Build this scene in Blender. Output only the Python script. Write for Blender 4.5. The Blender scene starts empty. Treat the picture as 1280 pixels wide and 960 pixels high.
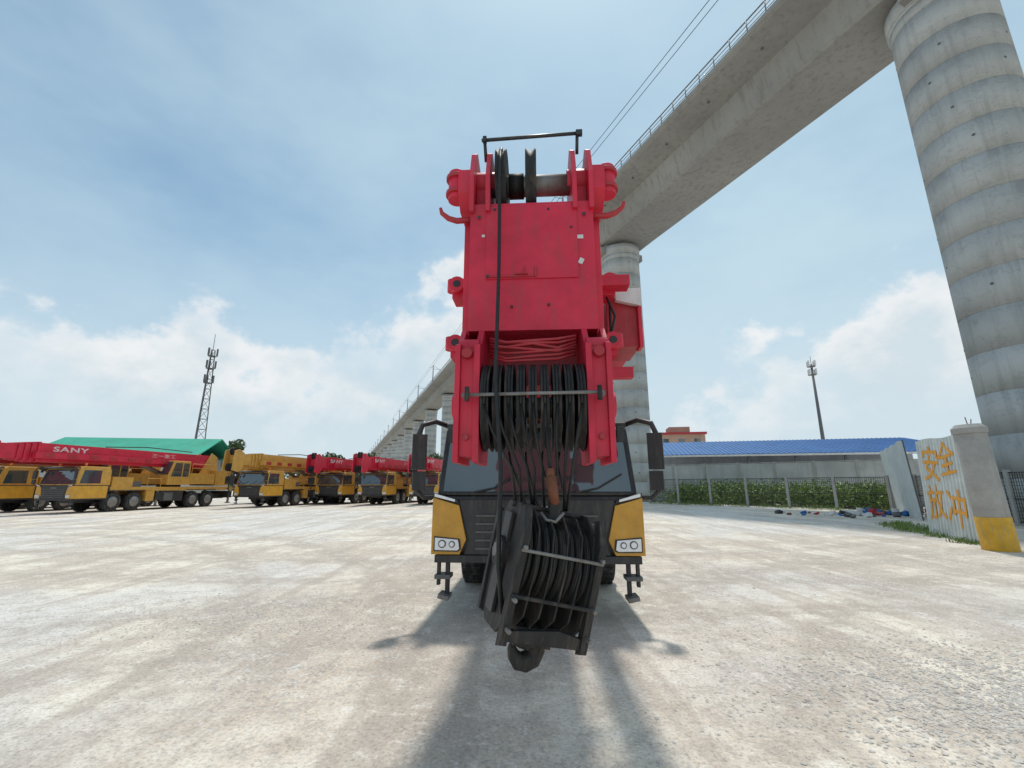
import bpy, bmesh, math, random
import numpy as np
from mathutils import Vector, Matrix, Euler
random.seed(7); rng=np.random.default_rng(11)
scene=bpy.context.scene
R=math.radians

# ---------------------------------------------------------------- materials
def newmat(name):
    m=bpy.data.materials.new(name); m.use_nodes=True
    nt=m.node_tree; b=nt.nodes['Principled BSDF']
    return m,nt,b
def noise(nt,vec,scale,detail=6,rough=.6):
    n=nt.nodes.new('ShaderNodeTexNoise'); n.inputs['Scale'].default_value=scale
    n.inputs['Detail'].default_value=detail; n.inputs['Roughness'].default_value=rough
    if vec is not None: nt.links.new(vec,n.inputs['Vector'])
    return n.outputs['Fac']
def voro(nt,vec,scale):
    n=nt.nodes.new('ShaderNodeTexVoronoi'); n.inputs['Scale'].default_value=scale; n.voronoi_dimensions='2D'
    nt.links.new(vec,n.inputs['Vector']); return n.outputs['Distance'],n.outputs['Color']
def ramp(nt,fac,stops):
    r=nt.nodes.new('ShaderNodeValToRGB'); e=r.color_ramp.elements
    while len(e)<len(stops): e.new(.5)
    for i,(p,c) in enumerate(stops):
        e[i].position=p
        e[i].color=(c[0],c[1],c[2],1) if hasattr(c,'__len__') else (c,c,c,1)
    nt.links.new(fac,r.inputs['Fac']); return r.outputs['Color']
def mix(nt,fac,a,b,mode='MIX'):
    n=nt.nodes.new('ShaderNodeMix'); n.data_type='RGBA'; n.blend_type=mode
    def s(sock,v):
        if isinstance(v,bpy.types.NodeSocket): nt.links.new(v,sock)
        elif hasattr(v,'__len__'): sock.default_value=(v[0],v[1],v[2],1)
        else: sock.default_value=v
    s(n.inputs[0],fac); s(n.inputs[6],a); s(n.inputs[7],b)
    return n.outputs[2]
def math_(nt,op,a,b=None,c=None,clamp=False):
    n=nt.nodes.new('ShaderNodeMath'); n.operation=op; n.use_clamp=clamp
    for i,v in enumerate((a,b,c)):
        if v is None: continue
        if isinstance(v,bpy.types.NodeSocket): nt.links.new(v,n.inputs[i])
        else: n.inputs[i].default_value=v
    return n.outputs[0]
def bump(nt,b,h,strength=.3,dist=.02):
    n=nt.nodes.new('ShaderNodeBump'); n.inputs['Strength'].default_value=strength
    n.inputs['Distance'].default_value=dist
    nt.links.new(h,n.inputs['Height']); nt.links.new(n.outputs['Normal'],b.inputs['Normal'])
def objco(nt): return nt.nodes.new('ShaderNodeTexCoord').outputs['Object']
def mapping(nt,vec,scale=(1,1,1),rot=0):
    m=nt.nodes.new('ShaderNodeMapping'); m.inputs['Scale'].default_value=scale; m.inputs['Rotation'].default_value=(0,0,rot)
    nt.links.new(vec,m.inputs['Vector']); return m.outputs['Vector']
def sepz(nt,vec):
    s=nt.nodes.new('ShaderNodeSeparateXYZ'); nt.links.new(vec,s.inputs[0]); return s.outputs

def paint(name,col,rough=.42,dirt=(.25,.2,.15),amt=.35,metal=0,coat=.2,sc=3):
    m,nt,b=newmat(name); v=objco(nt)
    n1=noise(nt,v,sc,5,.65); n2=noise(nt,mapping(nt,v,(6,6,1)),2.5,4,.7)
    c=mix(nt,ramp(nt,n1,[(.35,0),(.75,1)]),col,[x*.68 for x in col])
    f=math_(nt,'MULTIPLY',ramp(nt,n2,[(.5,0),(.72,1)]),amt)
    c=mix(nt,f,c,dirt)
    nt.links.new(c,b.inputs['Base Color'])
    nt.links.new(math_(nt,'MULTIPLY_ADD',n1,.4,rough-.15),b.inputs['Roughness'])
    b.inputs['Metallic'].default_value=metal; b.inputs['Coat Weight'].default_value=coat
    b.inputs['Coat Roughness'].default_value=.3
    bump(nt,b,n1,.08,.01)
    return m
M={}
M['red']=paint('red_crane_paint',(.69,.013,.052),.5,(.30,.05,.05),.5)
M['redd']=paint('red_paint_faded',(.46,.02,.032),.5,(.2,.12,.09),.4)
M['yel']=paint('yellow_crane_paint',(.66,.35,.06),.4,(.3,.24,.16),.5)
M['yelc']=paint('yellow_cab_paint',(.72,.37,.035),.4,(.3,.24,.16),.25)
M['black']=paint('black_frame_paint',(.024,.025,.028),.5,(.12,.1,.08),.4)
M['rope']=paint('black_greasy_rope',(.012,.012,.012),.5,(.06,.05,.04),.3,0,0,20)
M['grease']=paint('greasy_steel',(.024,.023,.023),.6,(.12,.09,.07),.75,.1,0,8)
M['steel']=paint('worn_steel',(.26,.25,.24),.5,(.13,.09,.06),.7,.4,0,6)
M['rust']=paint('rusty_steel',(.22,.075,.035),.75,(.05,.03,.02),.6,0,0,12)
M['rubber']=paint('tyre_rubber',(.025,.025,.026),.85,(.2,.18,.15),.6,0,0,5)
M['grey']=paint('grey_plastic',(.12,.125,.13),.55,(.2,.18,.16),.3)
M['white']=paint('white_paint',(.75,.75,.73),.5,(.4,.36,.3),.35)
M['orange']=paint('beacon_orange',(.8,.2,.02),.25,(.5,.2,.1),.1)
M['blue']=paint('blue_sheet_roof',(.012,.14,.42),.5,(.10,.18,.28),.6,0,0,.6)
M['green']=paint('green_sheet_roof',(.04,.42,.27),.5,(.2,.35,.28),.5,0,0,.4)
M['fence']=paint('dark_fence_wire',(.03,.035,.03),.6)
M['yband']=paint('yellow_post_paint',(.75,.42,.03),.7,(.3,.25,.2),.6)
m,nt,b=newmat('orange_spray_paint'); v=objco(nt)
nt.links.new(mix(nt,ramp(nt,noise(nt,v,7,6,.8),[(.5,0),(.75,.8)]),(.74,.33,.03),(.68,.5,.25)),b.inputs['Base Color']); b.inputs['Roughness'].default_value=.8; M['graf']=m
m,nt,b=newmat('dark_glass'); b.inputs['Base Color'].default_value=(.045,.062,.072,1); b.inputs['Roughness'].default_value=.05; b.inputs['Specular IOR Level'].default_value=1.0; b.inputs['Coat Weight'].default_value=1; b.inputs['Coat IOR'].default_value=1.7; b.inputs['Coat Roughness'].default_value=.02; M['glass']=m
m,nt,b=newmat('lamp_lens'); b.inputs['Base Color'].default_value=(.88,.9,.92,1); b.inputs['Roughness'].default_value=.15; b.inputs['Metallic'].default_value=.1; M['lens']=m
def sheet(name,c1,c2):
    m,nt,b=newmat(name); v=objco(nt)
    n=noise(nt,v,1.2,8,.7); n2=noise(nt,mapping(nt,v,(8,8,.6)),1.5,5,.6)
    c=mix(nt,ramp(nt,n,[(.35,0),(.7,1)]),c1,c2); c=mix(nt,ramp(nt,n2,[(.56,0),(.8,.7)]),c,(.25,.18,.12))
    nt.links.new(c,b.inputs['Base Color']); b.inputs['Roughness'].default_value=.6; return m
M['sheet']=sheet('white_corrugated_sheet',(.66,.70,.68),(.48,.53,.51))
def concrete(name,base,dark,band=0,sc=.35,streak=.5):
    m,nt,b=newmat(name); v=objco(nt)
    n1=noise(nt,v,sc,6,.62); n2=noise(nt,mapping(nt,v,(3,3,.22)),.8,5,.7); n3=noise(nt,v,12,4,.7)
    c=mix(nt,ramp(nt,n1,[(.3,0),(.7,1)]),base,dark)
    c=mix(nt,math_(nt,'MULTIPLY',ramp(nt,n2,[(.50,0),(.66,1)]),streak),c,[x*.5 for x in base])
    c=mix(nt,.22,c,ramp(nt,n3,[(.3,[x*.6 for x in base]),(.7,base)]))
    if band:
        z=sepz(nt,v)[2]
        q=math_(nt,'FLOOR',math_(nt,'DIVIDE',z,band))
        wn=nt.nodes.new('ShaderNodeTexWhiteNoise'); wn.noise_dimensions='1D'; nt.links.new(q,wn.inputs['W'])
        c=mix(nt,1,c,ramp(nt,wn.outputs['Value'],[(0,.90),(1,1.0)]),'MULTIPLY')
        fr=math_(nt,'FRACT',math_(nt,'DIVIDE',z,band))
        edge=ramp(nt,math_(nt,'ADD',fr,math_(nt,'MULTIPLY',math_(nt,'SUBTRACT',n1,.5),2.2)),[(.65,0),(.95,.45)])
        st=ramp(nt,noise(nt,mapping(nt,v,(1,1,.5)),.5,6,.65),[(.50,0),(.56,1)])
        c=mix(nt,math_(nt,'MULTIPLY',edge,st),c,[x*.45 for x in base])
        cr=noise(nt,mapping(nt,v,(1,1,1.5)),.5,8,.7)
        c=mix(nt,ramp(nt,math_(nt,'ABSOLUTE',math_(nt,'SUBTRACT',cr,.54)),[(0,.7),(.006,0)]),c,[x*.35 for x in base])
    nt.links.new(c,b.inputs['Base Color']); b.inputs['Roughness'].default_value=.88
    bump(nt,b,n3,.35,.02); return m
M['conc']=concrete('girder_concrete',(.37,.36,.335),(.23,.225,.21),0,.12,.7)
M['pier']=concrete('pier_concrete',(.56,.57,.55),(.40,.41,.40),2.0)
M['wall']=concrete('weathered_wall_concrete',(.55,.56,.55),(.34,.345,.34),0,.5)
M['post']=concrete('post_concrete',(.46,.45,.42),(.30,.29,.27),0,2)
def leafmat(name,a,b_,sc=1.2):
    m,nt,b=newmat(name); v=objco(nt); n=noise(nt,v,sc,4,.7)
    nt.links.new(ramp(nt,n,[(.3,a),(.7,b_)]),b.inputs['Base Color']); b.inputs['Roughness'].default_value=.6
    return m
M['leaf']=leafmat('tree_leaves',(.03,.06,.02),(.10,.15,.05),.6)
M['weed']=leafmat('weed_leaves',(.09,.15,.03),(.24,.34,.07),1.0)
M['bark']=paint('bark',(.12,.085,.06),.9,(.05,.04,.03),.6,0,0,6)
# ground: dusty compacted earth and gravel
m,nt,b=newmat('dusty_gravel_ground'); v=objco(nt)
g1=noise(nt,v,.13,4,.6); g2=noise(nt,v,.55,6,.68); g3=noise(nt,v,3.8,6,.8); g4=noise(nt,v,34,3,.75)
g5=noise(nt,mapping(nt,v,(1.3,.12,1),R(14)),.8,4,.6)
vd,vc=voro(nt,v,30)
vg=nt.nodes.new('ShaderNodeSeparateColor'); nt.links.new(vc,vg.inputs[0])
c=mix(nt,ramp(nt,g2,[(.42,0),(.56,1)]),(.84,.765,.645),(.66,.56,.455))
c=mix(nt,ramp(nt,g1,[(.46,0),(.56,.75)]),c,(.74,.72,.69))
c=mix(nt,ramp(nt,g5,[(.50,0),(.56,.6),(.68,.15)]),c,(.50,.42,.35))
# curved tyre tracks left by manoeuvring trucks
wob=math_(nt,'MULTIPLY',math_(nt,'SUBTRACT',g2,.5),.9)
for (cx,cy,rad) in((-18,1,15.2),(-18,1,17.3),(15,-5,15.5),(15,-5,17.6),(-3,41,30.5),(-3,41,32.6),(5,-14,20.5),(5,-14,22.5)):
    dn=nt.nodes.new('ShaderNodeVectorMath'); dn.operation='DISTANCE'; nt.links.new(v,dn.inputs[0]); dn.inputs[1].default_value=(cx,cy,0)
    dd=math_(nt,'ABSOLUTE',math_(nt,'ADD',math_(nt,'SUBTRACT',dn.outputs['Value'],rad),wob))
    mk=math_(nt,'MULTIPLY',ramp(nt,dd,[(.12,.55),(.45,0)]),ramp(nt,g3,[(.38,.35),(.55,1)]))
    c=mix(nt,mk,c,(.45,.385,.325))
c=mix(nt,ramp(nt,g3,[(.50,0),(.60,.55)]),c,(.48,.42,.36))
c=mix(nt,ramp(nt,g3,[(.36,.55),(.44,0)]),c,(.90,.87,.81))
c=mix(nt,1,c,ramp(nt,g4,[(.34,.66),(.46,.95),(.62,1.08)]),'MULTIPLY')
peb=math_(nt,'MULTIPLY',ramp(nt,vg.outputs[0],[(.62,0),(.66,1)]),ramp(nt,g2,[(.44,.04),(.62,.6)]))
pc=mix(nt,1,ramp(nt,vg.outputs[1],[(0,(.36,.33,.30)),(.5,(.62,.59,.54)),(1,(.88,.86,.82))]),ramp(nt,vd,[(.3,1),(.62,.55)]),'MULTIPLY')
c=mix(nt,peb,c,pc)
nt.links.new(c,b.inputs['Base Color']); b.inputs['Roughness'].default_value=.95
h=math_(nt,'ADD',math_(nt,'MULTIPLY',g3,1.3),math_(nt,'MULTIPLY',g4,.3)); bump(nt,b,h,.6,.05)
M['ground']=m
m,nt,b=newmat('gravel_stone'); v=objco(nt)
nt.links.new(ramp(nt,noise(nt,v,9,3,.8),[(.3,(.36,.33,.30)),(.7,(.76,.72,.66))]),b.inputs['Base Color']); b.inputs['Roughness'].default_value=.9
M['stone']=m

# ---------------------------------------------------------------- geometry helper
def link(o,parent=None):
    scene.collection.objects.link(o)
    if parent: o.parent=parent
    return o
def empty(name,loc=(0,0,0),rz=0,parent=None):
    e=bpy.data.objects.new(name,None); e.location=loc; e.rotation_euler=(0,0,rz); e.empty_display_size=.3
    return link(e,parent)
class Part:
    def __init__(s,name,parent=None,bevel=0):
        s.name=name; s.parent=parent; s.bevel=bevel; s.V=[]; s.F=[]; s.MI=[]; s.S=[]; s.mats=[]
    def mi(s,m):
        m=M[m] if isinstance(m,str) else m
        if m not in s.mats: s.mats.append(m)
        return s.mats.index(m)
    def add(s,vs,fs,mat,sm=False):
        o=len(s.V); s.V+= [tuple(v) for v in vs]; i=s.mi(mat)
        for k,f in enumerate(fs):
            s.F.append([o+j for j in f]); s.MI.append(i); s.S.append(sm[k] if isinstance(sm,list) else sm)
    def box(s,c,d,mat,rot=None):
        vs=[]
        for sx in(-.5,.5):
            for sy in(-.5,.5):
                for sz in(-.5,.5): 
                    v=Vector((sx*d[0],sy*d[1],sz*d[2]))
                    if rot: v=Euler([R(a) for a in rot]).to_matrix()@v
                    vs.append(v+Vector(c))
        s.add(vs,[(0,1,3,2),(4,6,7,5),(0,4,5,1),(2,3,7,6),(0,2,6,4),(1,5,7,3)],mat)
    def bx(s,x0,x1,y0,y1,z0,z1,mat): s.box(((x0+x1)/2,(y0+y1)/2,(z0+z1)/2),(x1-x0,y1-y0,z1-z0),mat)
    def cyl(s,p1,p2,r,mat,seg=16,r2=None):
        p1=Vector(p1);p2=Vector(p2);r2=r if r2 is None else r2
        d=(p2-p1); 
        if d.length<1e-6: return
        q=d.to_track_quat('Z','Y'); vs=[]
        for p,rr in((p1,r),(p2,r2)):
            for i in range(seg):
                a=2*math.pi*i/seg; vs.append(p+q@Vector((math.cos(a)*rr,math.sin(a)*rr,0)))
        fs=[(i,(i+1)%seg,seg+(i+1)%seg,seg+i) for i in range(seg)]
        sm=[True]*seg+[False,False]
        fs+= [tuple(reversed(range(seg))),tuple(range(seg,2*seg))]
        s.add(vs,fs,mat,sm)
    def sweep(s,pts,rad,mat,seg=10):
        pts=[Vector(p) for p in pts]; n=len(pts)
        if not hasattr(rad,'__len__'): rad=[rad]*n
        vs=[]; ref=None
        for i,p in enumerate(pts):
            t=(pts[min(i+1,n-1)]-pts[max(i-1,0)]).normalized()
            if ref is None: ref=t.orthogonal().normalized()
            u=(ref-t*ref.dot(t)).normalized(); ref=u; w_=t.cross(u)
            for k in range(seg):
                a=2*math.pi*k/seg; vs.append(p+(u*math.cos(a)+w_*math.sin(a))*rad[i])
        fs=[];S=[]
        for i in range(n-1):
            for k in range(seg): fs.append((i*seg+k,i*seg+(k+1)%seg,(i+1)*seg+(k+1)%seg,(i+1)*seg+k)); S.append(True)
        fs+=[tuple(reversed(range(seg))),tuple(range((n-1)*seg,n*seg))]; S+=[False,False]
        s.add(vs,fs,mat,S)
    def tube(s,pts,r,mat,seg=8): s.sweep(pts,r,mat,seg)
    def prism(s,poly,a,b,mat,axis='x',xf=None):
        n=len(poly); vs=[]
        for t in(a,b):
            for p,q in poly:
                v={'x':(t,p,q),'y':(p,t,q),'z':(p,q,t)}[axis]; v=Vector(v)
                if xf: v=xf(v)
                vs.append(v)
        fs=[(i,(i+1)%n,n+(i+1)%n,n+i) for i in range(n)]+[tuple(reversed(range(n))),tuple(range(n,2*n))]
        s.add(vs,fs,mat)
    def lathe(s,prof,c,mat,axis='z',seg=32,sm=True):
        vs=[];n=len(prof)
        for r,h in prof:
            for i in range(seg):
                a=2*math.pi*i/seg; x,y=math.cos(a)*r,math.sin(a)*r
                v={'z':(x,y,h),'x':(h,x,y),'y':(x,h,y)}[axis]
                vs.append(Vector(v)+Vector(c))
        fs=[]
        for k in range(n-1):
            for i in range(seg): fs.append((k*seg+i,k*seg+(i+1)%seg,(k+1)*seg+(i+1)%seg,(k+1)*seg+i))
        S=[sm]*len(fs)
        fs+=[tuple(reversed(range(seg))),tuple(range((n-1)*seg,n*seg))]; S+=[False,False]
        s.add(vs,fs,mat,S)
    def done(s,recalc=True):
        me=bpy.data.meshes.new(s.name); me.from_pydata(s.V,[],s.F)
        for m in s.mats: me.materials.append(m)
        me.polygons.foreach_set('material_index',s.MI); me.polygons.foreach_set('use_smooth',s.S)
        if recalc:
            bm=bmesh.new(); bm.from_mesh(me); bmesh.ops.recalc_face_normals(bm,faces=bm.faces); bm.to_mesh(me); bm.free()
        me.update()
        o=bpy.data.objects.new(s.name,me); link(o,s.parent)
        if s.bevel:
            b=o.modifiers.new('bevel','BEVEL'); b.width=s.bevel; b.segments=2; b.limit_method='ANGLE'; b.angle_limit=R(40)
        return o

# ---------------------------------------------------------------- camera
cam=bpy.data.cameras.new('camera'); co=bpy.data.objects.new('camera',cam); link(co)
cam.sensor_width=36; cam.lens=36*550/1280; cam.clip_end=5000; cam.clip_start=.05
co.location=(0,0,1.65); co.rotation_euler=(R(90+13.0),0,0); scene.camera=co

# ---------------------------------------------------------------- world
w=bpy.data.worlds.new('World'); scene.world=w; w.use_nodes=True; nt=w.node_tree
bg=nt.nodes['Background']; bg.inputs['Strength'].default_value=.12
sky=nt.nodes.new('ShaderNodeTexSky'); sky.sky_type='NISHITA'; sky.sun_disc=False
SD=Vector((.075,.32,1)).normalized()
sky.sun_elevation=math.asin(SD.z); sky.sun_rotation=math.atan2(SD.x,SD.y)
sky.dust_density=1.0; sky.air_density=1.0; sky.ozone_density=1.0
tc=nt.nodes.new('ShaderNodeTexCoord').outputs['Generated']
X,Y,Z=sepz(nt,tc)
az=math_(nt,'ARCTAN2',X,Y)
hz=math_(nt,'SQRT',math_(nt,'ADD',math_(nt,'MULTIPLY',X,X),math_(nt,'MULTIPLY',Y,Y)))
t=math_(nt,'DIVIDE',Z,math_(nt,'MAXIMUM',hz,.02))
a01=math_(nt,'MULTIPLY_ADD',az,1/R(120),.5,clamp=True)
def A(d): return (d+60)/120
top=ramp(nt,a01,[(A(-60),.26),(A(-49),.29),(A(-33),.34),(A(-25),.29),(A(-17),.42),(A(-7),.53),(A(3),.42),(A(10),.2),(A(22),.14),(A(30),.26),(A(43),.41),(A(50),.38),(A(60),.3)])
n1=noise(nt,mapping(nt,tc,(1,1,1.25)),7.5,8,.56)
n2=noise(nt,mapping(nt,tc,(1,1,1.6)),3.2,3,.55)
d=math_(nt,'SUBTRACT',math_(nt,'ADD',top,math_(nt,'MULTIPLY',math_(nt,'SUBTRACT',n1,.5),.62)),t)
def mr(v,a,b,c=0,e=1,sm=True):
    n=nt.nodes.new('ShaderNodeMapRange'); n.interpolation_type='SMOOTHSTEP' if sm else 'LINEAR'
    nt.links.new(v,n.inputs['Value'])
    for k,x in zip((1,2,3,4),(a,b,c,e)): n.inputs[k].default_value=x
    return n.outputs[0]
cm=mr(d,-.01,.08)
cm=math_(nt,'MULTIPLY',cm,mr(n2,.36,.56,.35,.92)); cm=math_(nt,'MULTIPLY',cm,mr(t,.05,.22,.35,1))
n3=noise(nt,mapping(nt,tc,(1,1,1.3)),11,5,.6)
inner=math_(nt,'ADD',mr(d,.02,.26),math_(nt,'MULTIPLY',math_(nt,'SUBTRACT',n3,.5),1.8),clamp=True)
ccol=mix(nt,inner,(7.4,7.5,7.55),(5.4,6.2,6.65))
base=mix(nt,1,sky.outputs['Color'],(.92,1.15,1.10),'MULTIPLY')
veil=mr(noise(nt,mapping(nt,tc,(1,1,2.2)),1.5,5,.6),.33,.72,.30,.72)
veil=math_(nt,'ADD',veil,mr(X,-.6,.6,-.12,.2),clamp=True)
base=mix(nt,veil,base,(4.7,6.15,6.9))
base=mix(nt,mr(t,0,.6,.9,0),base,(5.3,6.3,6.9))
full=mix(nt,cm,base,ccol)
nt.links.new(full,bg.inputs['Color'])
sun=bpy.data.lights.new('sun','SUN'); sun.energy=2.5; sun.angle=R(4); sun.color=(1,.95,.88)
so=bpy.data.objects.new('sun',sun); link(so); so.rotation_euler=SD.to_track_quat('Z','Y').to_euler(); so.location=(0,0,60)
scene.view_settings.view_transform='Standard'; scene.view_settings.look='None'; scene.view_settings.exposure=0

# ---------------------------------------------------------------- ground
g=Part('ground'); g.add([(-1500,-300,0),(1500,-300,0),(1500,2500,0),(-1500,2500,0)],[(0,1,2,3)],'ground'); g.done(False)
def stones(name,pts,sizes,mat):
    ico=bmesh.new(); bmesh.ops.create_icosphere(ico,subdivisions=1,radius=1)
    bv=np.array([v.co[:] for v in ico.verts]); bf=np.array([[v.index for v in f.verts] for f in ico.faces]); ico.free()
    n=len(pts); sc=rng.uniform(.6,1.4,(n,1,3))*sizes[:,None,None]; sc[:,:,2]*=.5
    v=bv[None]*rng.uniform(.7,1.25,(n,len(bv),1))*sc
    a=rng.uniform(0,6.28,n); ca,sa=np.cos(a)[:,None],np.sin(a)[:,None]
    x=v[:,:,0]*ca-v[:,:,1]*sa; y=v[:,:,0]*sa+v[:,:,1]*ca
    v=np.stack([x+pts[:,0:1],y+pts[:,1:2],v[:,:,2]+pts[:,2:3]+sizes[:,None]*.05],-1).reshape(-1,3)
    f=(bf[None]+(np.arange(n)*len(bv))[:,None,None]).reshape(-1,3)
    me=bpy.data.meshes.new(name); me.from_pydata(v.tolist(),[],f.tolist()); me.materials.append(M[mat])
    o=bpy.data.objects.new(name,me); link(o); return o
n=16000; yy=2.0+rng.random(n)**1.5*15; xx=(rng.random(n)*2-1)*yy*1.35
keep=np.sin(xx*1.3+np.sin(yy*.9)*2)+np.sin(yy*1.7+xx*.6)+rng.normal(0,.8,n)>0
xx=xx[keep];yy=yy[keep]; n=len(xx)
P=np.stack([xx,yy,np.zeros(n)],1); S=rng.uniform(.002,.007,n)*(1+.06*yy)*(1+(rng.random(n)>.96)*1.3)
nb=11000; yy=rng.normal(3.7,.75,nb); xx=rng.normal(4.5,1.1,nb)
P=np.vstack([P,np.stack([xx,yy,np.zeros(nb)],1)]); S=np.concatenate([S,rng.uniform(.005,.02,nb)])
nb=4000; yy=rng.normal(6.2,.6,nb); xx=rng.normal(-3.0,1.3,nb)
P=np.vstack([P,np.stack([xx,yy,np.zeros(nb)],1)]); S=np.concatenate([S,rng.uniform(.004,.013,nb)])
stones('gravel',P,S,'stone')

# ---------------------------------------------------------------- cab (front at y=0, facing -y)
def wheel(p,x,y,r=.56,wd=.34,side=1):
    z=r
    p.lathe([(r*.6,-wd/2),(r*.93,-wd/2),(r,-wd/2+.05),(r,wd/2-.05),(r*.93,wd/2),(r*.6,wd/2)],(x,y,z),'rubber','x',28)
    o=side*(wd/2)
    for k in range(28):
        a=2*math.pi*k/28
        p.box((x,y+math.cos(a)*r,z+math.sin(a)*r),(wd*.85,.04,.035),'rubber',rot=(math.degrees(a)+90,0,0))
    p.lathe([(r*.55,-.02),(r*.55,.03),(r*.3,.03),(r*.22,.07),(r*.1,.07)] if side>0 else [(r*.1,-.07),(r*.22,-.07),(r*.3,-.03),(r*.55,-.03),(r*.55,.02)],(x+o,y,z),'steel','x',20)
def build_cab(par,bright=False):
    def xf(v):
        k=1-.035*max(0,(v.z-1.55)/1.0); return Vector((v.x*k,v.y,v.z))
    s=Part('cab_shell',par,.035)
    low=[(.06,.72),(0,.9),(0,1.52),(2.1,1.52),(2.1,.72)]
    s.prism(low,-1.3,1.3,'black')
    up=[(0.0,1.521),(.26,2.42),(.48,2.56),(2.0,2.56),(2.1,2.3),(2.1,1.521)]
    s.prism(up,-1.3,1.3,'yel' if bright else 'black','x',xf); s.done()
    s=Part('cab_front',par,.012)
    for sg in(-1,1):
        pts=[(sg*1.345,1.50),(sg*1.0,1.40),(sg*.90,.98),(sg*.98,.80),(sg*1.345,.80)]
        s.prism(pts,-.04,.10,'yelc','y')
        s.bx(*(sorted((sg*1.25,sg*1.342))),.10,1.98,.80,1.48,'yelc')
        s.prism([(sg*1.31,1.02),(sg*.98,.99),(sg*.96,.86),(sg*1.0,.835),(sg*1.31,.84)],-.055,-.03,'black','y')
        s.prism([(sg*1.295,1.005),(sg*1.0,.98),(sg*.98,.87),(sg*1.01,.85),(sg*1.295,.855)],-.064,-.05,'lens','y')
        s.cyl((sg*1.2,-.075,.93),(sg*1.2,-.055,.93),.05,'grey',20); s.cyl((sg*1.2,-.08,.93),(sg*1.2,-.07,.93),.036,'lens',20); s.cyl((sg*1.075,-.075,.925),(sg*1.075,-.055,.925),.04,'grey',20); s.cyl((sg*1.075,-.08,.925),(sg*1.075,-.07,.925),.028,'lens',20)
        s.prism([(sg*1.34,1.56),(sg*1.02,1.47),(sg*1.0,1.43),(sg*1.34,1.50)],-.06,.02,'black','y')
        s.prism([(sg*1.32,1.55),(sg*1.05,1.477),(sg*1.05,1.445),(sg*1.32,1.51)],-.07,-.05,'lens','y')
    s.prism([(-1.0,1.47),(1.0,1.47),(.86,.98),(.92,.80),(-.92,.80),(-.86,.98)],-.035,.05,'black','y')
    for k in range(5): s.bx(-.78,.78,-.055,-.03,.86+k*.10,.885+k*.10,'grey')
    s.bx(-1.3,1.3,-.03,.2,.70,.79,'black')
    s.bx(-.22,.22,-.075,-.05,1.34,1.40,'steel')
    s.done()
    s=Part('windshield',par)
    s.prism([(-1.22,1.575),(1.22,1.575),(1.18,2.37),(-1.18,2.37)],0,.012,'glass','y',lambda v:Vector((v.x,v.y-.014+(v.z-1.521)*.289,v.z)))
    for sg in(-1,1):
        s.prism([(.32,1.62),(1.5,1.62),(1.5,2.35),(.50,2.35)],sg*1.308,sg*1.29,'glass','x',xf)
    s.done()
    s=Part('cab_trim',par,.008)
    s.box((0,.14,2.47),(2.4,.26,.06),'black',rot=(15,0,0))
    for wx in(-.85,-.1,.5): s.tube([(wx,-.03,1.56),(wx+.3,-.0,1.62),(wx+.62,.05,1.80)],.012,'black')
    for sg in(-1,1):
        s.tube([(sg*1.20,.28,2.46),(sg*1.36,.0,2.50),(sg*1.50,-.12,2.44),(sg*1.55,-.14,2.30),(sg*1.55,-.14,2.1)],.035,'black',10)
        s.tube([(sg*1.55,-.12,1.8),(sg*1.54,-.11,1.58),(sg*1.46,-.07,1.50),(sg*1.30,.05,1.50)],.03,'black',10)
        s.box((sg*1.53,-.13,2.08),(.19,.11,.46),'black',rot=(0,0,sg*-18)); s.box((sg*1.52,-.13,1.71),(.17,.11,.24),'black',rot=(0,0,sg*-18))
        s.box((sg*1.10,-.1,2.30),(.09,.1,.2),'black')
        s.bx(*(sorted((sg*1.12,sg*1.17))),.05,.12,.30,.74,'black'); s.bx(*(sorted((sg*1.24,sg*1.28))),.05,.12,.42,.74,'black')
        s.bx(*(sorted((sg*1.10,sg*1.30))),.0,.22,.50,.55,'grey'); s.box((sg*1.17,.06,.30),(.14,.24,.05),'steel',rot=(0,sg*-12,0))
    s.cyl((1.0,.7,2.56),(1.0,.7,2.60),.07,'black'); s.cyl((1.0,.7,2.60),(1.0,.7,2.74),.065,'orange')
    s.cyl((-1.0,.7,2.56),(-1.0,.7,2.60),.07,'black'); s.cyl((-1.0,.7,2.60),(-1.0,.7,2.72),.06,'orange')
    s.done()

def carrier(par,axles=(2.45,3.85,8.4,9.8)):
    s=Part('carrier_frame',par,.02)
    s.bx(-.55,.55,.6,12.2,.55,.95,'black'); s.bx(-1.3,1.3,2.15,12.2,1.18,1.42,'yel')
    s.bx(-1.32,1.32,4.6,5.2,.55,1.17,'yel'); s.bx(-1.3,1.3,5.7,7.5,.5,1.17,'black')
    for y in(5.5,12.0):
        s.bx(-1.33,1.33,y-.2,y+.2,.6,1.1,'black')
        for sg in(-1,1): s.cyl((sg*1.2,y,.25),(sg*1.2,y,1.4),.09,'steel'); s.cyl((sg*1.2,y,.2),(sg*1.2,y,.26),.2,'black')
    for sg in(-1,1):
        for y in axles: s.bx(*sorted((sg*.95,sg*1.34)),y-.66,y+.66,1.18,1.23,'black')
        s.tube([(sg*1.28,4.6,1.42),(sg*1.28,4.6,1.95),(sg*1.28,5.6,1.95),(sg*1.28,5.6,1.42)],.02,'yel')
        s.box((sg*1.15,6.3,.8),(.35,.7,.5),'grey')
    s.bx(-1.25,1.25,2.25,3.6,1.42,2.0,'yel'); s.bx(-1.0,1.0,3.7,4.4,1.42,1.75,'grey')
    s.done()
    s=Part('wheels',par)
    for y in axles:
        s.cyl((-1,y,.56),(1,y,.56),.1,'black')
        for sg in(-1,1): wheel(s,sg*1.12,y,side=sg)
    s.done()
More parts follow.
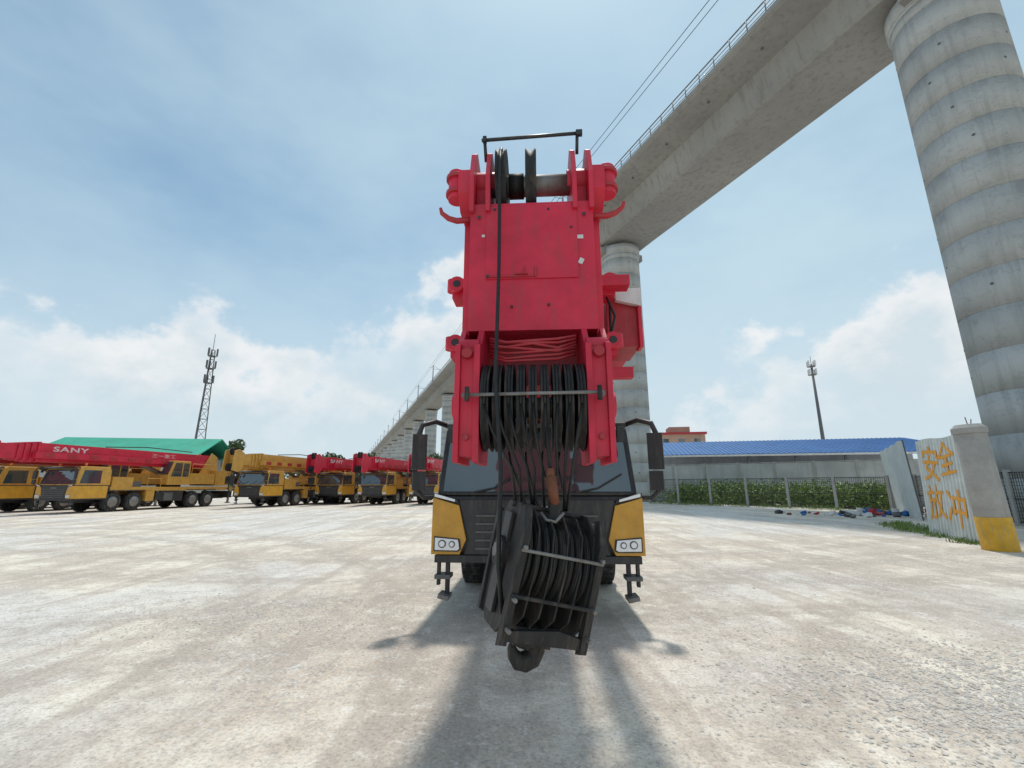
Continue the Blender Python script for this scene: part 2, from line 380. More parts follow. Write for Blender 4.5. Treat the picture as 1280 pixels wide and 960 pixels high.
def upper(par,cw='yel'):
    s=Part('superstructure',par,.02)
    s.cyl((0,7.4,1.38),(0,7.4,1.6),.75,'black',28)
    s.bx(-.6,.6,6.3,11.4,1.6,2.3,'yel'); s.bx(-1.2,1.2,10.4,11.9,1.5,2.6,cw)
    s.prism([(9.3,2.3),(11.0,2.3),(10.9,3.6),(10.3,3.9)],-.66,-.58,'yel'); s.prism([(9.3,2.3),(11.0,2.3),(10.9,3.6),(10.3,3.9)],.58,.66,'yel')
    s.cyl((0,7.2,2.1),(0,4.6,2.95),.14,'steel')
    s.bx(-1.2,-.65,7.2,10.2,1.6,2.5,'yel'); s.bx(.65,1.3,7.9,10.2,1.6,2.35,'yel')
    s.tube([(1.28,8.0,2.35),(1.28,8.0,3.0),(1.28,10.2,3.0),(1.28,10.2,2.35)],.02,'yel'); s.tube([(1.28,8.0,2.7),(1.28,10.2,2.7)],.016,'yel')
    s.done()
    s=Part('operator_cab',par,.04)
    s.prism([(6.0,1.55),(5.95,2.2),(6.3,3.15),(7.7,3.15),(7.8,1.55)],.68,1.42,'yel'); s.done()
    s=Part('operator_cab_glass',par)
    s.prism([(6.15,2.1),(6.42,3.0),(7.0,3.0),(7.0,2.1)],1.405,1.43,'glass'); s.prism([(7.1,2.1),(7.1,3.0),(7.6,3.0),(7.6,2.1)],1.405,1.43,'glass')
    s.add([(.72,5.93,2.22),(1.36,5.93,2.22),(1.36,6.25,3.08),(.72,6.25,3.08)],[(0,1,2,3)],'glass'); s.done(False)

# ---------------------------------------------------------------- main crane
mc=empty('truck_crane',(-.025,0,0),-R(3.3))
cabp=empty('driver_cab',(0,5.9,0),0,mc); build_cab(cabp)
car=empty('carrier',(0,5.9,0),0,mc); carrier(car); upper(car)
s=Part('boom_sections',mc,.02)
s.bx(-.48,.48,3.5,4.4,2.78,3.62,'red'); s.bx(-.54,.54,4.1,16.8,2.72,3.68,'red')
s.bx(-.63,.63,3.75,3.95,2.66,3.60,'red'); s.bx(-.60,.60,4.3,4.45,2.66,3.74,'red')
for sg in(-1,1):
    for (z,y) in((3.42,3.72),(2.86,3.72)):
        s.prism([(y,z-.10),(y+.2,z-.10),(y+.2,z+.10),(y,z+.10)],sg*.60,sg*.74,'red')
        s.cyl((sg*.74,y+.02,z-.03),(sg*.74,y+.02,z+.09),.05,'red'); s.cyl((sg*.69,y-.06,z+.02),(sg*.69,y+.2,z+.02),.075,'red'); s.cyl((sg*.69,y-.065,z+.02),(sg*.69,y-.055,z+.02),.035,'black')
    s.bx(*sorted((sg*.55,sg*.60)),3.70,3.76,2.55,3.5,'red')
s.done()
s=Part('stowed_jib',mc,.015)
s.bx(.70,1.0,4.0,4.5,2.92,3.42,'redd'); s.bx(.985,1.02,3.95,4.1,2.9,3.44,'red'); s.prism([(.78,3.48),(1.02,3.48),(1.02,3.30),(.78,3.36)],3.93,3.985,'white','y')
s.bx(.68,.99,4.5,12,2.95,3.35,'red'); s.bx(.6,.85,3.6,3.75,3.36,3.46,'red'); s.bx(.6,.9,3.9,4.0,2.60,2.70,'red')
s.tube([(.72,3.9,3.35),(.70,3.8,3.0),(.76,3.85,2.8)],.015,'black'); s.tube([(.66,3.72,3.3),(.72,3.68,3.1),(.66,3.74,2.85)],.012,'rope')
s.done()
s=Part('boom_head',mc,.012)
s.bx(-.47,.47,3.0,3.6,2.74,3.78,'red')
s.bx(-.525,-.47,3.08,3.7,2.6,3.7,'red'); s.bx(.47,.525,3.08,3.7,2.6,3.7,'red')
s.bx(-.47,.47,3.3,3.6,2.40,2.74,'redd')
for sg in(-1,1):
    ck=[(2.76,1.79),(3.25,1.79),(3.45,2.1),(3.5,2.74),(2.99,2.74),(2.86,2.60),(2.76,2.56)]
    s.prism(ck,sg*.345,sg*.385,'red'); s.prism(ck,sg*.475,sg*.51,'red')
    s.bx(*sorted((sg*.385,sg*.475)),2.79,3.2,1.83,2.54,'red')
    s.cyl((sg*.34,2.98,2.18),(sg*.55,2.98,2.18),.09,'red',20)
    s.cyl((sg*.43,2.785,2.50),(sg*.43,2.74,2.50),.035,'redd'); s.cyl((sg*.43,2.785,1.95),(sg*.43,2.765,1.95),.02,'redd',10)
    s.cyl((sg*.36,2.87,2.57),(sg*.50,2.87,2.57),.06,'red',18)
    lug=[(2.96,3.70),(3.5,3.70),(3.48,4.1),(3.36,4.30),(3.14,4.36),(3.02,4.25),(2.94,4.0)]
    s.prism(lug,sg*.315,sg*.35,'red'); s.prism(lug,sg*.44,sg*.475,'red')
    s.bx(*sorted((sg*.35,sg*.44)),3.12,3.4,3.74,4.02,'red')
    s.cyl((sg*.29,3.18,4.08),(sg*.52,3.18,4.08),.10,'red',20); s.cyl((sg*.52,3.18,4.08),(sg*.54,3.18,4.08),.05,'redd',14)
    s.prism([(2.98,3.88),(2.98,4.08),(3.1,4.16),(3.35,4.16),(3.35,3.80),(3.1,3.78)],sg*.475,sg*.57,'red')
    s.cyl((sg*.595,3.08,3.87),(sg*.595,3.08,4.12),.07,'red',18); s.cyl((sg*.595,3.08,3.91),(sg*.595,3.08,3.94),.09,'redd',18); s.cyl((sg*.595,3.08,4.05),(sg*.595,3.08,4.08),.09,'redd',18)
    s.tube([(sg*.47,3.05,3.68),(sg*.58,3.02,3.655),(sg*.64,3.0,3.665),(sg*.69,2.98,3.70),(sg*.70,2.97,3.74)],[.024,.024,.022,.018,.012],'redd')
    s.cyl((sg*.40,2.99,3.66),(sg*.40,2.985,3.66),.014,'black',10)
s.bx(-.345,.345,2.988,3.0,3.14,3.75,'red'); s.bx(-.34,.02,2.978,2.988,3.15,3.160,'redd'); s.bx(.02,.035,2.975,2.988,3.15,3.23,'redd'); s.bx(-.13,-.03,2.974,2.988,3.17,3.18,'redd'); s.bx(-.06,-.05,2.974,2.988,3.18,3.23,'redd')
s.cyl((-.33,2.99,3.16),(-.33,2.97,3.16),.012,'black',8)
for (x,z) in((.13,3.71),(.12,2.93),(-.15,2.92),(-.28,3.72),(.3,3.55)): s.cyl((x,2.980,z),(x,3.0,z),.010,'black',8)
s.box((.365,2.994,3.47),(.045,.012,.03),'white'); s.box((.365,2.994,3.27),(.035,.012,.045),'white',rot=(0,25,0)); s.box((-.365,2.994,3.5),(.025,.012,.02),'white')
s.done()
s=Part('upper_sheaves',mc)
def sheave(p,x,y,z,r,wd,mat='grease'):
    p.lathe([(r*.25,-wd*.5),(r*.8,-wd*.3),(r,-wd*.5),(r,-wd*.4),(r*.9,0),(r,wd*.4),(r,wd*.5),(r*.8,wd*.3),(r*.25,wd*.5)],(x,y,z),mat,'x',36)
for x in(-.235,0.0): sheave(s,x,3.18,4.06,.28,.085)
s.cyl((-.33,3.18,4.06),(.33,3.18,4.06),.085,'steel',24); s.cyl((-.18,3.18,4.06),(-.06,3.18,4.06),.10,'grease',20)
s.tube([(-.36,3.05,4.20),(-.365,2.98,4.335)],.013,'black'); s.tube([(-.39,2.98,4.345),(.40,2.98,4.375)],.014,'black'); s.tube([(.37,2.98,4.37),(.37,3.05,4.24)],.013,'black')
s.box((-.365,2.98,4.35),(.03,.03,.05),'black'); s.box((.385,2.98,4.375),(.05,.03,.045),'black')
s.done()
s=Part('lower_sheaves',mc)
nS=9; W_=.305
for k in range(nS): sheave(s,-W_+k*2*W_/(nS-1),2.98,2.17,.30,.053)
s.cyl((-.35,2.98,2.17),(.35,2.98,2.17),.07,'steel',20)
s.cyl((-.44,2.665,2.2),(.44,2.665,2.21),.011,'steel',10)
for sg in(-1,1): s.tube([(sg*.43,2.665,2.2),(sg*.43,2.78,2.2)],.014,'steel'); s.tube([(sg*.41,2.66,2.16),(sg*.41,2.66,2.25)],.015,'grease')
s.done()
s=Part('hoist_ropes',mc)
def arc(x,r,a0,a1,cy=2.98,cz=2.17,n=12):
    return [(x,cy-math.cos(R(a0+(a1-a0)*i/n))*r,cz+math.sin(R(a0+(a1-a0)*i/n))*r) for i in range(n+1)]
for k in range(nS):
    x=-W_+k*2*W_/(nS-1)
    s.tube(arc(x,.287,-5,110),.011,'rope',6)
    x2=x*.5+.06+random.uniform(-.025,.025)
    s.tube([(x,2.695,2.14),(x*.86+.01,2.69,1.98),(x*.6+.05,2.70,1.75),(x2,2.74,1.50)],.009,'rope',6)
    if k%2: s.tube([(x,3.24,2.1),(x*.7,3.1,1.8),(x2+.03,2.85,1.50)],.009,'rope',6)
s.tube([(-.235,2.915,4.18),(-.235,2.90,4.06),(-.235,2.88,3.2),(-.232,2.66,2.3),(-.19,2.60,1.75),(-.19,2.46,1.25),(-.17,2.50,1.0)],.013,'rope',8)
s.tube([(-.235,2.915,4.15),(-.235,3.0,4.28),(-.235,3.18,4.335),(-.235,3.4,4.2)],.013,'rope',8)
for k in range(7):
    zz=2.49+k*.022; s.tube([(-.30,2.95,zz+.04),(-.18,2.88+random.uniform(-.02,.02),zz+random.uniform(-.02,.02)),(.0,2.85,zz+random.uniform(-.02,.02)),(.17,2.88,zz+random.uniform(-.02,.02)),(.30,2.95,zz+.05)],.010,'redd',6)
s.done()
# ---- hook block
hb=empty('hook_block',(.035,2.72,1.22),0,mc); hb.rotation_euler=(R(4),R(12),R(24)); hb.scale=(.74,.78,.80)
s=Part('cheek_plates',hb,.008)
pl=[(-.26,-.34),(-.31,.0),(-.25,.26),(-.1,.38),(.1,.38),(.25,.26),(.31,.0),(.26,-.34),(.12,-.46),(-.12,-.46)]
for x in(-.30,.28): s.prism(pl,x-.014,x+.014,'grease')
for x in(-.18,-.06,.06,.18): s.prism([(p*.98,q*.92) for p,q in pl],x-.008,x+.008,'grease')
for sg in(-1,1):
    s.prism([(-.30,-.48),(-.24,-.50),(-.26,.20),(-.20,.36),(-.27,.38),(-.34,.2)],sg*.31-.03,sg*.31+.03,'grease')
    s.prism([(.26,-.42),(.21,-.42),(.25,.30),(.3,.30)],sg*.31-.03,sg*.31+.03,'grease')
    s.box((sg*.335,0,-.03),(.03,.14,.66),'black'); s.cyl((sg*.29,0,.03),(sg*.38,0,.03),.10,'grease',20); s.cyl((sg*.38,0,.03),(sg*.40,0,.03),.05,'steel',6)
    for zz in(-.38,-.2,.12): s.cyl((sg*.31,-.37,zz),(sg*.31,-.30,zz),.016,'steel',6)
s.prism([(-.33,-.46),(.33,-.46),(.33,-.40),(.1,-.36),(-.33,-.40)],-.29,-.24,'grease','y'); s.box((0,.25,-.40),(.62,.05,.07),'grease')
s.tube([(-.33,-.34,.10),(.33,-.34,.10)],.012,'steel'); s.tube([(-.33,-.33,-.18),(.33,-.33,-.20)],.014,'grease')
s.cyl((-.34,.0,.36),(.34,.0,.36),.02,'grease'); s.cyl((-.36,0,.03),(.36,0,.03),.05,'steel')
s.done()
s=Part('block_sheaves',hb)
for k in range(8): sheave(s,-.24+k*.068,0,.02,.29,.036)
for k in range(8): s.tube([(-.24+k*.068,-math.cos(R(a))*.285,.02-math.sin(R(a))*.285) for a in range(-60,90,12)],.011,'rope',6)
s.done()
s=Part('crane_hook',hb,.0)
s.box((0,0,-.47),(.30,.24,.12),'grease'); s.cyl((0,0,-.56),(0,0,-.46),.085,'grease',18)
pts=[(0.03,-.48,.075),(.06,-.52,.075),(.085,-.57,.08),(.07,-.62,.08),(.02,-.65,.075),(-.04,-.65,.065),(-.085,-.615,.05),(-.11,-.57,.035),(-.115,-.53,.014)]
s.sweep([(a,-.02,c) for a,c,r in pts],[r*.9 for a,c,r in pts],'grease',14)
s.done()
s=Part('rope_socket',mc)
s.cyl((.10,2.66,1.70),(.12,2.64,1.54),.034,'rust',14,.028); s.cyl((.10,2.66,1.75),(.10,2.66,1.68),.022,'rust'); s.box((.12,2.64,1.50),(.06,.05,.09),'grease')
s.tube([(.04,2.62,1.50),(.07,2.6,1.46),(.12,2.6,1.45),(.17,2.62,1.50)],.010,'steel'); s.tube([(.10,2.66,1.72),(.08,2.69,2.0)],.011,'rope')
s.done()

# ---------------------------------------------------------------- parked cranes
def parked(x,y,yaw,boomc,z=1.1,text=True,bz=0,fl=3.2):
    p=empty('parked_truck_crane',(x,y,0),R(yaw)); p.scale=(1,1,z)
    c=empty('driver_cab',(0,0,0),0,p); build_cab(c,True); carrier(p); upper(p)
    s=Part('boom',p,.02); f=-fl
    s.bx(-.40,.40,f,10.9,2.86,3.58,boomc)
    for k in range(4):
        y0=f+.9+k*.28; w2=.43+.035*k; s.bx(-w2,w2,y0,10.9 if k<3 else 10.8,2.84-.035*k,3.60+.035*k,boomc); s.bx(-w2-.03,w2+.03,y0,y0+.12,2.80-.035*k,3.65+.035*k,boomc)
    for sg in(-1,1):
        s.prism([(f-.9,2.5),(f-.3,2.4),(f+.1,2.75),(f+.1,3.65),(f-.4,3.9),(f-.8,3.8)],sg*.38,sg*.46,boomc)
    s.bx(-.38,.38,f-.4,f+.1,2.8,3.6,boomc)
    s.bx(.62,.88,f+1.5,9.5,2.9,3.22,boomc)
    for k in range(8): s.bx(.875,.90,f+1.9+k*1.2,f+2.4+k*1.2,2.95,3.17,'redd')
    for k in range(5): sheave(s,-.28+k*.14,f-.5,2.7,.26,.06)
    for k in range(2): sheave(s,-.1+k*.2,f-.5,3.75,.24,.06)
    s.cyl((-.4,f-.5,2.7),(.4,f-.5,2.7),.06,'steel')
    s.tube([(.5,2,3.75),(.3,5,3.95),(.0,9,3.9)],.03,'rope')
    s.done()
    s=Part('hook_block',p); y0=f-.55
    for k in range(3): sheave(s,-.1+k*.1,y0,1.9,.22,.05)
    s.box((0,y0,1.85),(.42,.3,.5),'grease'); s.sweep([(0,y0,1.6),(0,y0,1.45),(.08,y0,1.38),(.05,y0,1.28),(-.05,y0,1.27),(-.1,y0,1.36)],.04,'grease'); s.tube([(-.1,y0,2.0),(-.1,y0+.05,2.6)],.015,'rope'); s.tube([(.1,y0,2.0),(.1,y0+.05,2.6)],.015,'rope'); s.done()
    if text:
        cu=bpy.data.curves.new('boom_lettering','FONT'); cu.body='SANY'; cu.size=.62; cu.extrude=.004; cu.space_character=1.1; cu.offset=.014
        t=bpy.data.objects.new('boom_lettering',cu); link(t,p); t.rotation_euler=(R(90),0,R(90)); cu.materials.append(M['white'])
        t.scale=(1.15,.6,1); t.location=(.54,-.9,3.30)
        cu=bpy.data.curves.new('boom_lettering','FONT'); cu.body='三一重工'; cu.size=.4; cu.extrude=.004
        t=bpy.data.objects.new('boom_lettering',cu); link(t,p); t.rotation_euler=(R(90),0,R(90)); cu.materials.append(M['white']); t.location=(.54,5.2,3.33); t.scale=(1.2,.7,1)
    return p
parked(-27.6,27.3,-10,'red',fl=3.4); parked(-32.5,27.5,-10,'redd',fl=3.0); parked(-37,29,-10,'yel')
parked(-20.3,35,-12,'yel',text=False,fl=1.5); parked(-16.4,40.5,-12,'red',fl=2); parked(-12.2,39.5,-10,'red',fl=2); parked(-7.8,40,-8,'red',fl=2)
parked(-24.5,42,-10,'yel',text=False,fl=1)

# ---------------------------------------------------------------- viaduct
def lx(y): return 25.3-(y-20.5)*.4138 if y<49.5 else 13.3-(y-49.5)*.375
via=empty('railway_viaduct')
ys=[-37.5,-8.5,20.5,49.5]; 
while ys[-1]<620: ys.append(ys[-1]+29.6)
H=30.25
cs=[(-6,3.2),(-6,2.9),(-5.7,2.75),(-3.3,2.3),(-2.85,.25),(-2.6,0),(2.6,0),(2.85,.25),(3.3,2.3),(5.7,2.75),(6,2.9),(6,3.2)]
gd=Part('girders',via); rl=Part('deck_railing',via); ct=Part('catenary_masts',via); pr=Part('piers',via)
up=Vector((0,0,1))
for i,(ya,yb) in enumerate(zip(ys[:-1],ys[1:])):
    a=Vector((lx(ya),ya,0)); b=Vector((lx(yb),yb,0)); dv=(b-a); L=dv.length; dv.normalize(); nn=Vector((dv.y,-dv.x,0))
    a2=a+dv*.06; b2=b-dv*.06
    vs=[]
    for P_ in(a2,b2):
        for p,q in cs: vs.append(P_+nn*p+Vector((0,0,H+q)))
    n=len(cs); gd.add(vs,[(k,(k+1)%n,n+(k+1)%n,n+k) for k in range(n)]+[tuple(reversed(range(n))),tuple(range(n,2*n))],'conc')
    for sg in(-1,1):
        if ya>260 and sg==1: continue
        e1=a2+nn*sg*5.85+Vector((0,0,H+3.2)); e2=b2+nn*sg*5.85+Vector((0,0,H+3.2))
        for hh in(.35,.7,1.05): rl.cyl(e1+up*hh,e2+up*hh,.03,'steel',5)
        k=0.0
        while k<L-.1:
            rl.cyl(e1+dv*k,e1+dv*k+up*1.08,.045,'steel',5); k+=1.5 if ya<150 else 6
        for kk in range(6): 
            if ya<150: q=a2+dv*(2.5+kk*5)+nn*sg*4.5+Vector((0,0,H+2.40)); gd.cyl(q,q+up*.2,.09,'grey',8)
    for (o,sg) in((5.7,-1),(5.7,1)):
        m0=a+dv*o+nn*sg*4.6+Vector((0,0,H+3.2)); ct.cyl(m0,m0+Vector((0,0,7.5)),.18,'grey',8,.13)
        ct.cyl(m0+Vector((0,0,6.2)),m0+nn*(-sg)*2.6+Vector((0,0,6.0)),.05,'grey',6); ct.cyl(m0+Vector((0,0,7.2)),m0+nn*(-sg)*2.6+Vector((0,0,6.0)),.04,'grey',6)
        m1=m0+dv*L
        for hh,off in((7.4,0),(6.6,sg*1.2),(6.0,-sg*2.5),(4.9,-sg*2.5)): 
            if ya<250: ct.cyl(m0+nn*off+up*hh,m1+nn*off+up*hh,.035,'black',4)
        ct.cyl(m0+up*6.6,m0+nn*sg*1.2+up*6.6,.04,'grey',6)
    r=2.25; sg_=72 if ya<60 else 24
    c0=(a.x,a.y,0)
    pr.lathe([(r-.02,-1),(r-.02,H-1.5)],c0,'pier','z',sg_)
    z=0
    while z<H-2.2:
        pr.lathe([(r,z+.010),(r,min(z+1.990,H-1.6))],c0,'pier','z',sg_); z+=2
    pr.lathe([(r+.02,H-1.6),(r+.12,H-1.45)],c0,'pier','z',sg_); pr.lathe([(r+.12,H-1.45),(r+.12,H-.5)],c0,'pier','z',sg_)
    for sg in(-1,1): 
        q=a+nn*sg*1.7; pr.cyl(q+Vector((0,0,H-.5)),q+Vector((0,0,H+.01)),.5,'conc',10)
        q=a+nn*sg*(r+.2)+up*(H-.95)
        if ya<60: pr.box(q,(1.1,1.0,.8),'conc',rot=(0,0,math.degrees(math.atan2(dv.y,dv.x))))
    if ya<60:
        for z in np.arange(1,H-3,2.0):
            for k in range(5):
                if random.random()<.35: continue
                an=k*1.256+1.1*(int(z/2)%3)+random.uniform(-.1,.1); zz=float(z)+random.uniform(-.5,.5); e_=Vector((math.cos(an),math.sin(an),0))
                pr.cyl(a+e_*(r-.02)+up*zz,a+e_*(r+.008)+up*zz,.075,'grey',8)
gd.done(); rl.done(False); ct.done(False); pr.done()

# ---------------------------------------------------------------- comm towers
def comm_tower(x,y,h,r0):
    p=empty('telecom_tower',(x,y,0)); s=Part('lattice',p)
    L=[]; nseg=14
    for k in range(nseg+1):
        f=k/nseg; r=r0*(1-f)+.45*f
        L.append([Vector((r*math.cos(a),r*math.sin(a),h*f)) for a in (0.5,2.6,4.7)])
    for k in range(nseg):
        for j in range(3):
            s.cyl(L[k][j],L[k+1][j],.12,'grey',6); s.cyl(L[k][j],L[k+1][(j+1)%3],.05,'grey',4); s.cyl(L[k+1][j],L[k+1][(j+1)%3],.05,'grey',4)
    for zz in(h-1.5,h-4.5,h-8):
        s.cyl((0,0,zz-.08),(0,0,zz),.9,'grey',12)
        for j in range(3):
            a=j*2.09+.3; s.box((1.0*math.cos(a),1.0*math.sin(a),zz+.9),(.3,.3,1.8),'grey',rot=(0,0,math.degrees(a)))
    s.cyl((0,0,h),(0,0,h+4),.06,'grey'); s.done()
comm_tower(-71,100,33,1.6)
def mono(x,y,h):
    p=empty('telecom_mast',(x,y,0)); s=Part('mast',p); s.cyl((0,0,0),(0,0,h),.5,'grey',12,.22)
    for zz in(h-.6,h-2.6):
        s.cyl((0,0,zz),(0,0,zz+.1),.85,'grey',14)
        for j in range(4): a=j*1.57+.4; s.box((.9*math.cos(a),.9*math.sin(a),zz+.7),(.28,.28,1.4),'white',rot=(0,0,math.degrees(a)))
    s.cyl((0,0,h),(0,0,h+2),.05,'grey'); s.done()
mono(70.5,100,29.5)

# ---------------------------------------------------------------- left shed
sh=empty('green_roof_shed',(-56.5,68,0),R(8)); s=Part('shed_walls',sh); s.bx(-10,10,-6,6,0,5.6,'wall'); s.done()
s=Part('shed_roof',sh)
s.prism([(-6.8,5.5),(0,8.6),(6.8,5.5),(6.8,5.65),(0,8.78),(-6.8,5.65)],-11,11,'green')
for k in range(44):
    x=-10.8+k*.5; s.box((x,-3.4,7.15),(.06,7.5,.06),'green',rot=(24.4,0,0))
s.done()
# ---------------------------------------------------------------- right: wall, shed, building
def seg_frame(A_,B_):
    A_=Vector((*A_,0));B_=Vector((*B_,0)); d=(B_-A_); return A_,d.length,math.atan2(d.y,d.x)
a,L,an=seg_frame((14.5,49),(35,35.5)); wl=empty('concrete_boundary_wall',a,an)
s=Part('wall_panels',wl,.01)
k=0
while k<L: s.bx(k,k+2.9,0,.12,0,3.7,'wall'); s.bx(k+2.9,k+3.1,-.06,.18,0,3.85,'post'); k+=3.1
s.bx(0,k,-.04,.16,3.72,3.8,'post'); s.done()
sd=empty('blue_roof_shed',(18.5,58,0),R(-14))
s=Part('roof',sd); s.prism([(-8,4.9),(4,7.3),(4,7.45),(-8,5.02)],0,30,'blue')
for k in range(61): s.prism([(-8,5.03),(4,7.46),(4,7.5),(-8,5.07)],k*.49,k*.49+.07,'blue')
s.bx(0,30,-8.1,-7.9,4.75,4.95,'white'); s.done()
s=Part('shed_frame',sd)
for k in range(7): s.bx(k*4.6,k*4.6+.2,-7.6,-7.4,0,4.95,'grey'); s.bx(k*4.6,k*4.6+.2,3.5,3.7,0,7.3,'grey')
s.bx(0,14,3.0,3.2,0,7.0,'wall'); s.bx(14,30,3.0,3.2,0,5.6,'wall'); s.done()
def bldg(name,x,y,wd,dp,h,rz,mat,fl):
    p=empty(name,(x,y,0),R(rz)); s=Part('walls',p); s.bx(-wd/2,wd/2,-dp/2,dp/2,0,h,mat); s.done()
    s=Part('windows',p); fh=h/fl
    for f in range(fl):
        n=int(wd/3)
        for k in range(n): xx=-wd/2+(k+.5)*wd/n; s.bx(xx-.7,xx+.7,-dp/2-.03,-dp/2+.1,f*fh+1,f*fh+2.4,'glass'); s.bx(xx-.85,xx+.85,-dp/2-.12,-dp/2,f*fh+.86,f*fh+.98,'white')
    s.done(); s=Part('roof_parapet',p); s.bx(-wd/2-.4,wd/2+.4,-dp/2-.4,dp/2+.4,h,h+.5,'redd'); s.bx(-wd*.2,wd*.25,-dp*.2,dp*.3,h+.5,h+2.2,mat); s.done()
m=paint('pink_render_wall',(.5,.33,.24),.8,(.3,.25,.2),.4,0,0,.5)
bldg('apartment_building',42,112,11,10,13.8,-10,m,4)
# ---------------------------------------------------------------- fences
def fence(A_,B_,h=2.2):
    a,L,an=seg_frame(A_,B_); p=empty('mesh_fence',a,an); s=Part('posts',p,.01); k=0
    while k<L+.1: s.bx(k-.09,k+.09,-.09,.09,0,h+.12,'post'); k+=3
    s.done(); s=Part('wire_panels',p)
    for z in(.15,h*.5,h): s.cyl((0,0,z),(L,0,z),.026,'fence',5)
    k=.12
    while k<L: s.box((k,0,h/2+.05),(.016,.016,h-.1),'fence'); k+=.12
    z=.3
    while z<h: s.cyl((0,0,z),(L,0,z),.009,'fence',4); z+=.15
    s.done()
fence((13.2,43.5),(24.8,29.5)); fence((24.8,29.5),(21.5,19.5)); fence((21.5,19.5),(19.5,10))
def corr(name,A_,B_,h,lean=0,z0=0):
    a,L,an=seg_frame(A_,B_); p=empty(name,(a.x,a.y,z0),an); p.rotation_euler=(R(lean),0,an); s=Part('sheets',p)
    pts=[];x=0
    while x<L:
        for dx,yy in((0,0),(.10,0),(.125,.035),(.185,.035),(.21,0)): pts.append((x+dx,yy))
        x+=.21
    vs=[(x,y,0) for x,y in pts]+[(x,y,h+.04*math.sin(x*2.3)) for x,y in pts]; n=len(pts)
    s.add(vs,[(i,i+1,n+i+1,n+i) for i in range(n-1)],'sheet'); s.done(False)
    s=Part('rails',p); s.bx(0,L,.04,.09,.4,.46,'grey'); s.bx(0,L,.04,.09,h-.4,h-.34,'grey'); s.bx(0,.06,.04,.1,0,h,'grey'); s.bx(L-.06,L,.04,.1,0,h,'grey'); s.done()
    return p
hp=corr('corrugated_hoarding',(14.55,16.1),(13.25,13.0),3.2,-2)
corr('corrugated_hoarding',(25.6,30.6),(19.8,22.2),3.9,3); 
for body,xx,zz,sz,rt in(('安',.25,1.95,1.25,4),('全',1.45,2.0,1.15,-6),('放',.3,.62,1.2,-4),('冲',1.5,.55,1.25,5)):
    cu=bpy.data.curves.new('graffiti','FONT'); cu.body=body; cu.size=sz; cu.extrude=.003; cu.offset=.008
    t=bpy.data.objects.new('graffiti',cu); link(t,hp); cu.materials.append(M['graf']); t.rotation_euler=(R(90),R(rt),0); t.location=(xx,-.012,zz)
po=empty('concrete_gate_post',(12.75,12.15,0)); po.rotation_euler=(0,R(-2),0); s=Part('post',po,.01)
s.lathe([(.36,-.1),(.36,.85)],(0,0,0),'yband','z',28); s.lathe([(.352,.85),(.345,1.6),(.34,3.05)],(0,0,0),'post','z',28); s.lathe([(.37,3.05),(.37,3.2),(.30,3.26),(.28,3.3)],(0,0,0),'post','z',28)
s.tube([(-.1,-.1,3.3),(-.12,-.1,3.5)],.012,'rust'); s.tube([(.1,.0,3.3),(.14,0,3.45)],.012,'rust'); s.done()

# ---------------------------------------------------------------- vegetation
def leaves(name,clumps,size,mat,parent=None,blade=False):
    V=[];F=[];o=0
    for (c,r,n) in clumps:
        p=rng.normal(0,1,(n,3)); p/=np.linalg.norm(p,axis=1,keepdims=True); p*=(rng.random((n,1))**.45); p=p*np.array(r)+np.array(c)
        u=rng.normal(0,1,(n,3)); 
        if blade: u[:,2]=np.abs(u[:,2])*3+1
        u/=np.linalg.norm(u,axis=1,keepdims=True); w_=rng.normal(0,1,(n,3)); w_=np.cross(u,w_); w_/=np.linalg.norm(w_,axis=1,keepdims=True)
        s_=size*rng.uniform(.6,1.4,(n,1)); k=.15 if blade else .55
        q=np.stack([p-u*s_,p+w_*s_*k,p+u*s_,p-w_*s_*k],1).reshape(-1,3); V.append(q)
        F.append((np.arange(n*4).reshape(n,4)+o)); o+=n*4
    V=np.vstack(V); F=np.vstack(F); V[:,2]=np.maximum(V[:,2],.0)
    me=bpy.data.meshes.new(name); me.from_pydata(V.tolist(),[],F.tolist()); me.materials.append(M[mat]); ob=bpy.data.objects.new(name,me); return link(ob,parent)
def tree(x,y,h,r):
    p=empty('tree',(x,y,0)); s=Part('trunk',p); s.cyl((0,0,0),(0,0,h*.5),h*.035,'bark',10,h*.02)
    cl=[]
    for k in range(11):
        a=random.uniform(0,6.28); rr=random.uniform(.2,.85)*r; zz=h*random.uniform(.48,.95)
        e=(rr*math.cos(a),rr*math.sin(a),zz); s.cyl((0,0,h*random.uniform(.3,.5)),e,h*.012,'bark',6,h*.004)
        cl.append((e,(r*.42,r*.42,r*.32),170))
    s.done(); leaves('crown',cl,.2+.01*h,'leaf',p)
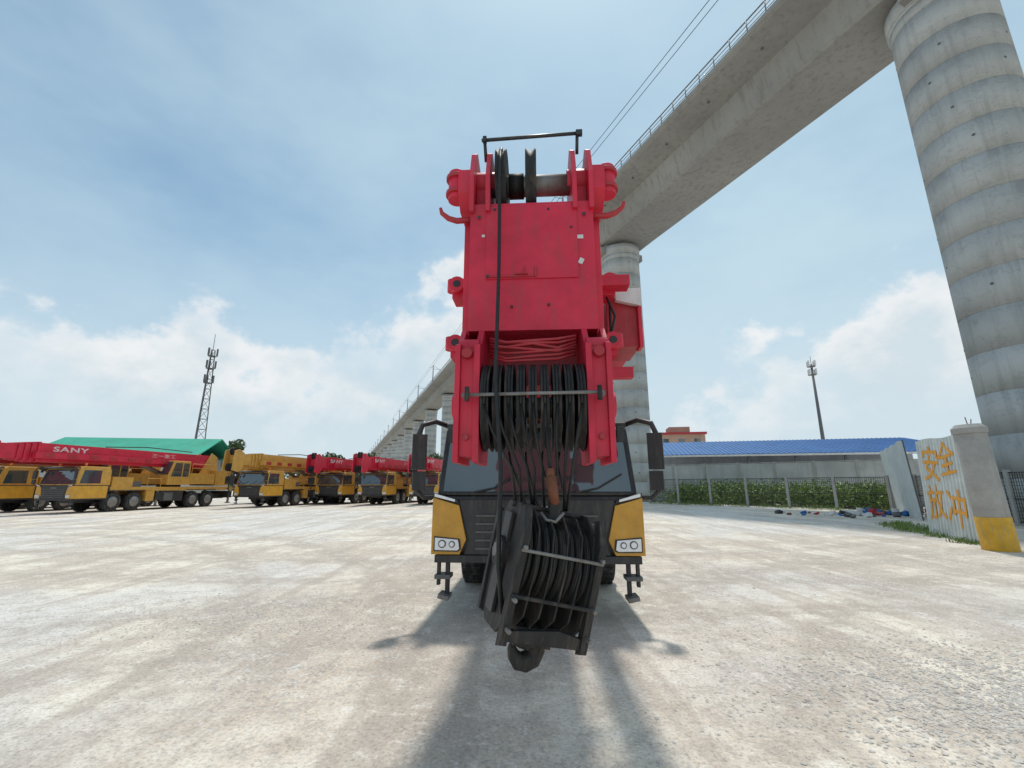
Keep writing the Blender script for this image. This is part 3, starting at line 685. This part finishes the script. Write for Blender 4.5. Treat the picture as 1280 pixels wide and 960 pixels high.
for (x,y,h,r) in((-56,80,9.3,3),(-44,72,8.6,3.0),(-29,74,6.8,3.0),(-23,76,6.6,3.0),(-14,78,6.8,3.0)): tree(x,y,h,r)
cl=[]
for k in range(150):
    x=-200+k*2.9; yy=150+random.uniform(-15,25)
    if -8<x<10: continue
    cl.append(((x,yy,random.uniform(2.0,4.5)),(4.5,4,random.uniform(3,5.0)),110))
leaves('distant_trees',cl,.75,'leaf')
cl=[]
A_=Vector((14.5,44.3));B_=Vector((25.6,30.8)); nrm=Vector((.77,.63))
for k in range(170):
    f=random.random(); d_=random.uniform(.1,4.5); q=A_.lerp(B_,f)+nrm*d_
    cl.append(((q.x,q.y,random.uniform(.3,1.2)),(1.0,1.0,random.uniform(.6,1.3)),110))
A_=Vector((22.6,20.5));B_=Vector((20.6,11))
for k in range(50):
    f=random.random(); q=A_.lerp(B_,f)+Vector((random.uniform(.2,3.0),0)); cl.append(((q.x,q.y,random.uniform(.2,.8)),(.8,.8,random.uniform(.5,1.0)),110))
leaves('undergrowth',cl,.13,'weed')
cl=[]
for k in range(60):
    f=random.random(); q=Vector((16.5,20)).lerp(Vector((13.3,12.8)),f)+Vector((random.uniform(-.6,.5),random.uniform(-.3,.3)))
    cl.append(((q.x,q.y,.04),(.35,.35,random.uniform(.06,.22)),45))
for k in range(60):
    f=random.random(); q=Vector((13.5,43)).lerp(Vector((24.3,29.3)),f)+Vector((-.3,-.3)); cl.append(((q.x,q.y,.05),(.5,.5,.25),50))
leaves('grass',cl,.08,'weed',None,True)
db=empty('rubbish_pile',(21,26,0)); s=Part('rubbish',db,.01)
cols=['blue','white','redd','grey','white','rust','blue','black']
for k in range(60):
    sz=random.uniform(.1,.4); s.box((random.gauss(-.6,1.9),random.gauss(0,1.0),sz*.3),(sz,sz*random.uniform(.5,1.4),sz*.6),random.choice(cols),rot=(random.uniform(-25,25),random.uniform(-25,25),random.uniform(0,180)))
for k in range(6): x,y=random.gauss(-.5,1.5),random.gauss(0,.7); s.cyl((x,y,0),(x+.05,y,.38),.15,random.choice(['blue','white','redd']),14,.18)
s.done()
